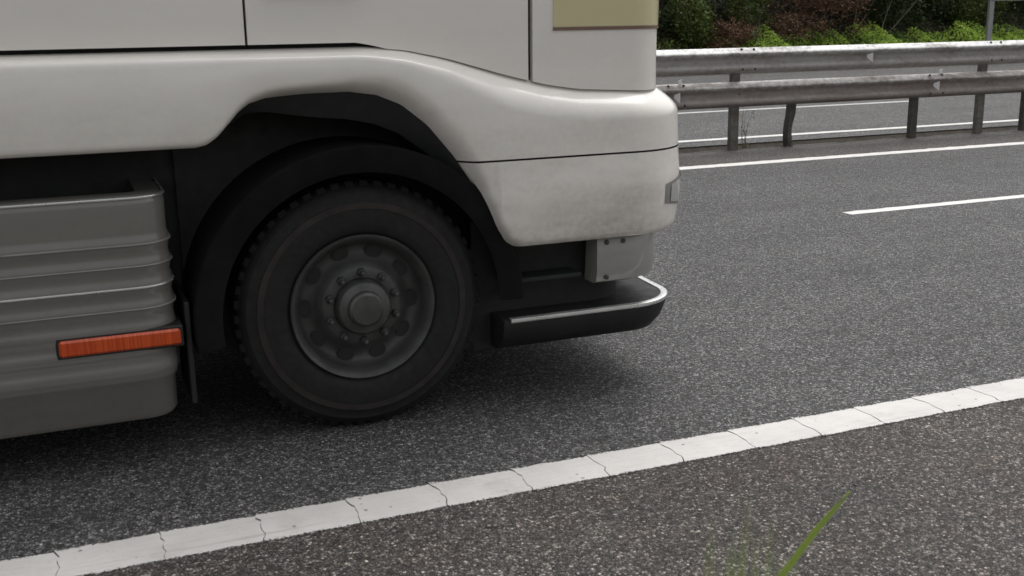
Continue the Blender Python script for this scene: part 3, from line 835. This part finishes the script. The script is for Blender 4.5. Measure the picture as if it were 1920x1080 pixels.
# bare branches and stalks
def twig_tree(x, y, tops, label, m='bark', r0=.022, group=None):
    z0 = ground_z(y)
    e = thing('bare_sapling', label, 'sapling', (x, y, z0), group)
    for (dx, dz, bow) in tops:
        pts = []
        for k in range(6):
            u = k/5; pts.append((x+dx*u+bow*math.sin(u*math.pi), y+.15*math.sin(u*2+dx), z0+dz*u))
        MB().tube(pts, [r0*(1-.65*k/5) for k in range(6)], 5).build('branch', M[m], e, True)
        for j in range(5):
            g = MB(); q = random.randint(2, 5); p = pts[q]
            g.tube([p, (p[0]+random.uniform(-.25, .25), p[1]-.05, p[2]+random.uniform(.1, .35)), (p[0]+random.uniform(-.5, .5), p[1]-.1, p[2]+random.uniform(.15, .6))], [.007, .005, .003], 4); g.build('twig', M[m], e)

    return e
twig_tree(25.2, 29.3, [(1.75, 1.9, .12), (.65, 1.8, -.05)], 'bare pale branches leaning right, just left of the sign post')
twig_tree(24.1, 29.4, [(.35, 1.7, .05), (.9, 1.5, .1)], 'thin upright bare stems over the bright green plants')
twig_tree(20.1, 29.0, [(-.25, 1.1, .18), (.2, 1.0, .1)], 'thin curved pale stem rising at the left of the green strip')
twig_tree(22.2, 29.7, [(1.2, 1.0, .25), (-.9, 1.3, .2), (1.8, .8, .2)], 'tangle of drooping pale twigs in the brown bracken', r0=.014)
# road sign beyond the far carriageway
sg = thing('road_sign', 'grey metal sign post standing behind the barrier in front of the wood', 'sign', (28.22, 27.7, 0))
z0 = .0
sx, sy = 28.22, 27.7
g = MB().rbox(sx-.10, sx+.10, sy-.05, sy+.05, 0, 4.6, .012); g.build('post', M['sign_back'], sg)
MB().rbox(sx-.02, sx+1.3, sy-.085, sy-.055, 1.995, 4.4, .006).build('sign_panel', M['sign_back'], sg)
MB().box(sx-.15, sx+.15, sy-.12, sy+.12, -.05, .06).build('footing', M['median'], sg)

# weed beside the tall post
wd = thing('roadside_weed', 'thin dry weed growing against the barrier post at the edge of the asphalt', 'weed', (7.97, 11.66, -.05))
g = MB(); lp = []
for k in range(7):
    a = random.uniform(-.10, .16); h = random.uniform(.32, .62); x0_ = 7.95+random.uniform(-.05, .05)
    pts = [(x0_+a*u*u*1.4+.01*math.sin(u*7), 11.66+random.uniform(-.01, .01), -.05+h*u) for u in (0, .25, .5, .75, 1)]
    g.tube(pts, [.0035, .003, .0025, .002, .0015], 4)
    for p in pts[1:]:
        for j in range(3): lp.append((p[0]+random.uniform(-.03, .03), p[1]+random.uniform(-.02, .02), p[2]+random.uniform(-.04, .04)))
for j in range(60): lp.append((7.93+random.uniform(-.09, .13), 11.66+random.uniform(-.05, .03), random.uniform(-.03, .06)))
g.build('stalk', M['dry'], wd); leaves('leaf', np.array(lp), .014, M['weed'], wd)

# grass at the photographer's feet
def blade(g, p0, p1, wid, bow=(0, 0, .05), n=12, flat=(1, 0, 0), tip=2.6):
    p0, p1, bw = Vector(p0), Vector(p1), Vector(bow); rows = []
    fl = Vector(flat).normalized()
    for k in range(n+1):
        u = k/n; p = p0.lerp(p1, u)+bw*math.sin(math.pi*u)
        ww = wid*.5*min(1, (1-u)*tip+.02)*(1 if u > .1 else .8)
        rows.append([tuple(p-fl*ww), tuple(p+Vector((0, .12, 0))*ww), tuple(p+fl*ww)])
    g.grid(rows)
gr = thing('tall_grass', 'single long green grass blade leaning right at the bottom of the picture', 'grass', (.80, 1.45, .03))
g = MB(); ctrl = [(.80, .03), (.90, .32), (1.033, .572), (1.103, .661), (1.173, .735), (1.215, .772), (1.245, .797)]
wd_ = [.011, .013, .0145, .0145, .0135, .010, .0008]; rows = []
for k in range(25):
    u = k/24*6; q = min(int(u), 5); f_ = u-q
    cx_ = ctrl[q][0]*(1-f_)+ctrl[q+1][0]*f_; cz_ = ctrl[q][1]*(1-f_)+ctrl[q+1][1]*f_; ww = (wd_[q]*(1-f_)+wd_[q+1]*f_)*.62
    rows.append([(cx_-ww*.75, 1.45, cz_+ww*.6), (cx_, 1.4535, cz_), (cx_+ww*.75, 1.45, cz_-ww*.6)])
MB().grid(rows).build('blade', M['grass'], gr, True)
g = MB(); blade(g, (.83, 1.42, .03), (.95, 1.40, .42), .010, (.02, 0, 0), 10); g.build('blade', M['grass'], gr, True)
tf = thing('grass_tuft', 'hazy out of focus green grass tips at the bottom edge left of the long blade', 'grass', (.34, .50, .19))
for k in range(18):
    g = MB(); tx = random.uniform(.318, .392)
    blade(g, (.34+random.uniform(-.03, .03), .50, .19), (tx, .50+random.uniform(-.02, .02), 1.352-abs(tx-.352)*.7+random.uniform(-.035, .006)), .0022, (random.uniform(-.02, .02), 0, 0), 24, (1, .1, 0), 45)
    g.build('blade', M['grass'], tf)
# verge grass, out of the picture below
n = 9000
X = rng.uniform(-6, 9, n); Y = rng.uniform(-3, 1.45, n); gz = np.interp(Y, [p[0] for p in prof], [p[1] for p in prof])
hh = rng.uniform(.06, .16, n); dx = rng.normal(0, .05, n); wv = .004
V = np.stack([np.stack([X-wv, Y, gz-.02], 1), np.stack([X+wv, Y, gz-.02], 1), np.stack([X+dx, Y+dx*.3, gz+hh], 1)], 1).reshape(-1, 3)
struct(mkmesh_np('verge_grass', V, np.arange(3*n).reshape(n, 3), M['grass']), 'stuff')
# loose chippings on the asphalt
n = 700
X = rng.uniform(-1, 9, n); Y = rng.choice([0, 1, 2], n, p=[.5, .3, .2]); Y = np.where(Y == 0, rng.uniform(1.9, 3.25, n), np.where(Y == 1, rng.uniform(3.55, 6, n), rng.uniform(10.5, 11.5, n)))
sz = rng.uniform(.0025, .006, n); base = np.array([(1, 0, 0), (-.6, .8, 0), (-.6, -.8, 0), (0, 0, .9), (0, 0, -.3)])
V = (np.stack([X, Y, np.full(n, .002)], 1)[:, None]+base[None]*sz[:, None, None]*rng.uniform(.7, 1.3, (n, 5, 1))).reshape(-1, 3)
Ft = np.array([(0, 1, 3), (1, 2, 3), (2, 0, 3), (1, 0, 4), (2, 1, 4), (0, 2, 4)])
F = (Ft[None]+5*np.arange(n)[:, None, None]).reshape(-1, 3)
struct(mkmesh_np('loose_chippings', V, F, simple('chipping_stone', (.26, .24, .22), .8, var=.5, vs=3)), 'stuff')
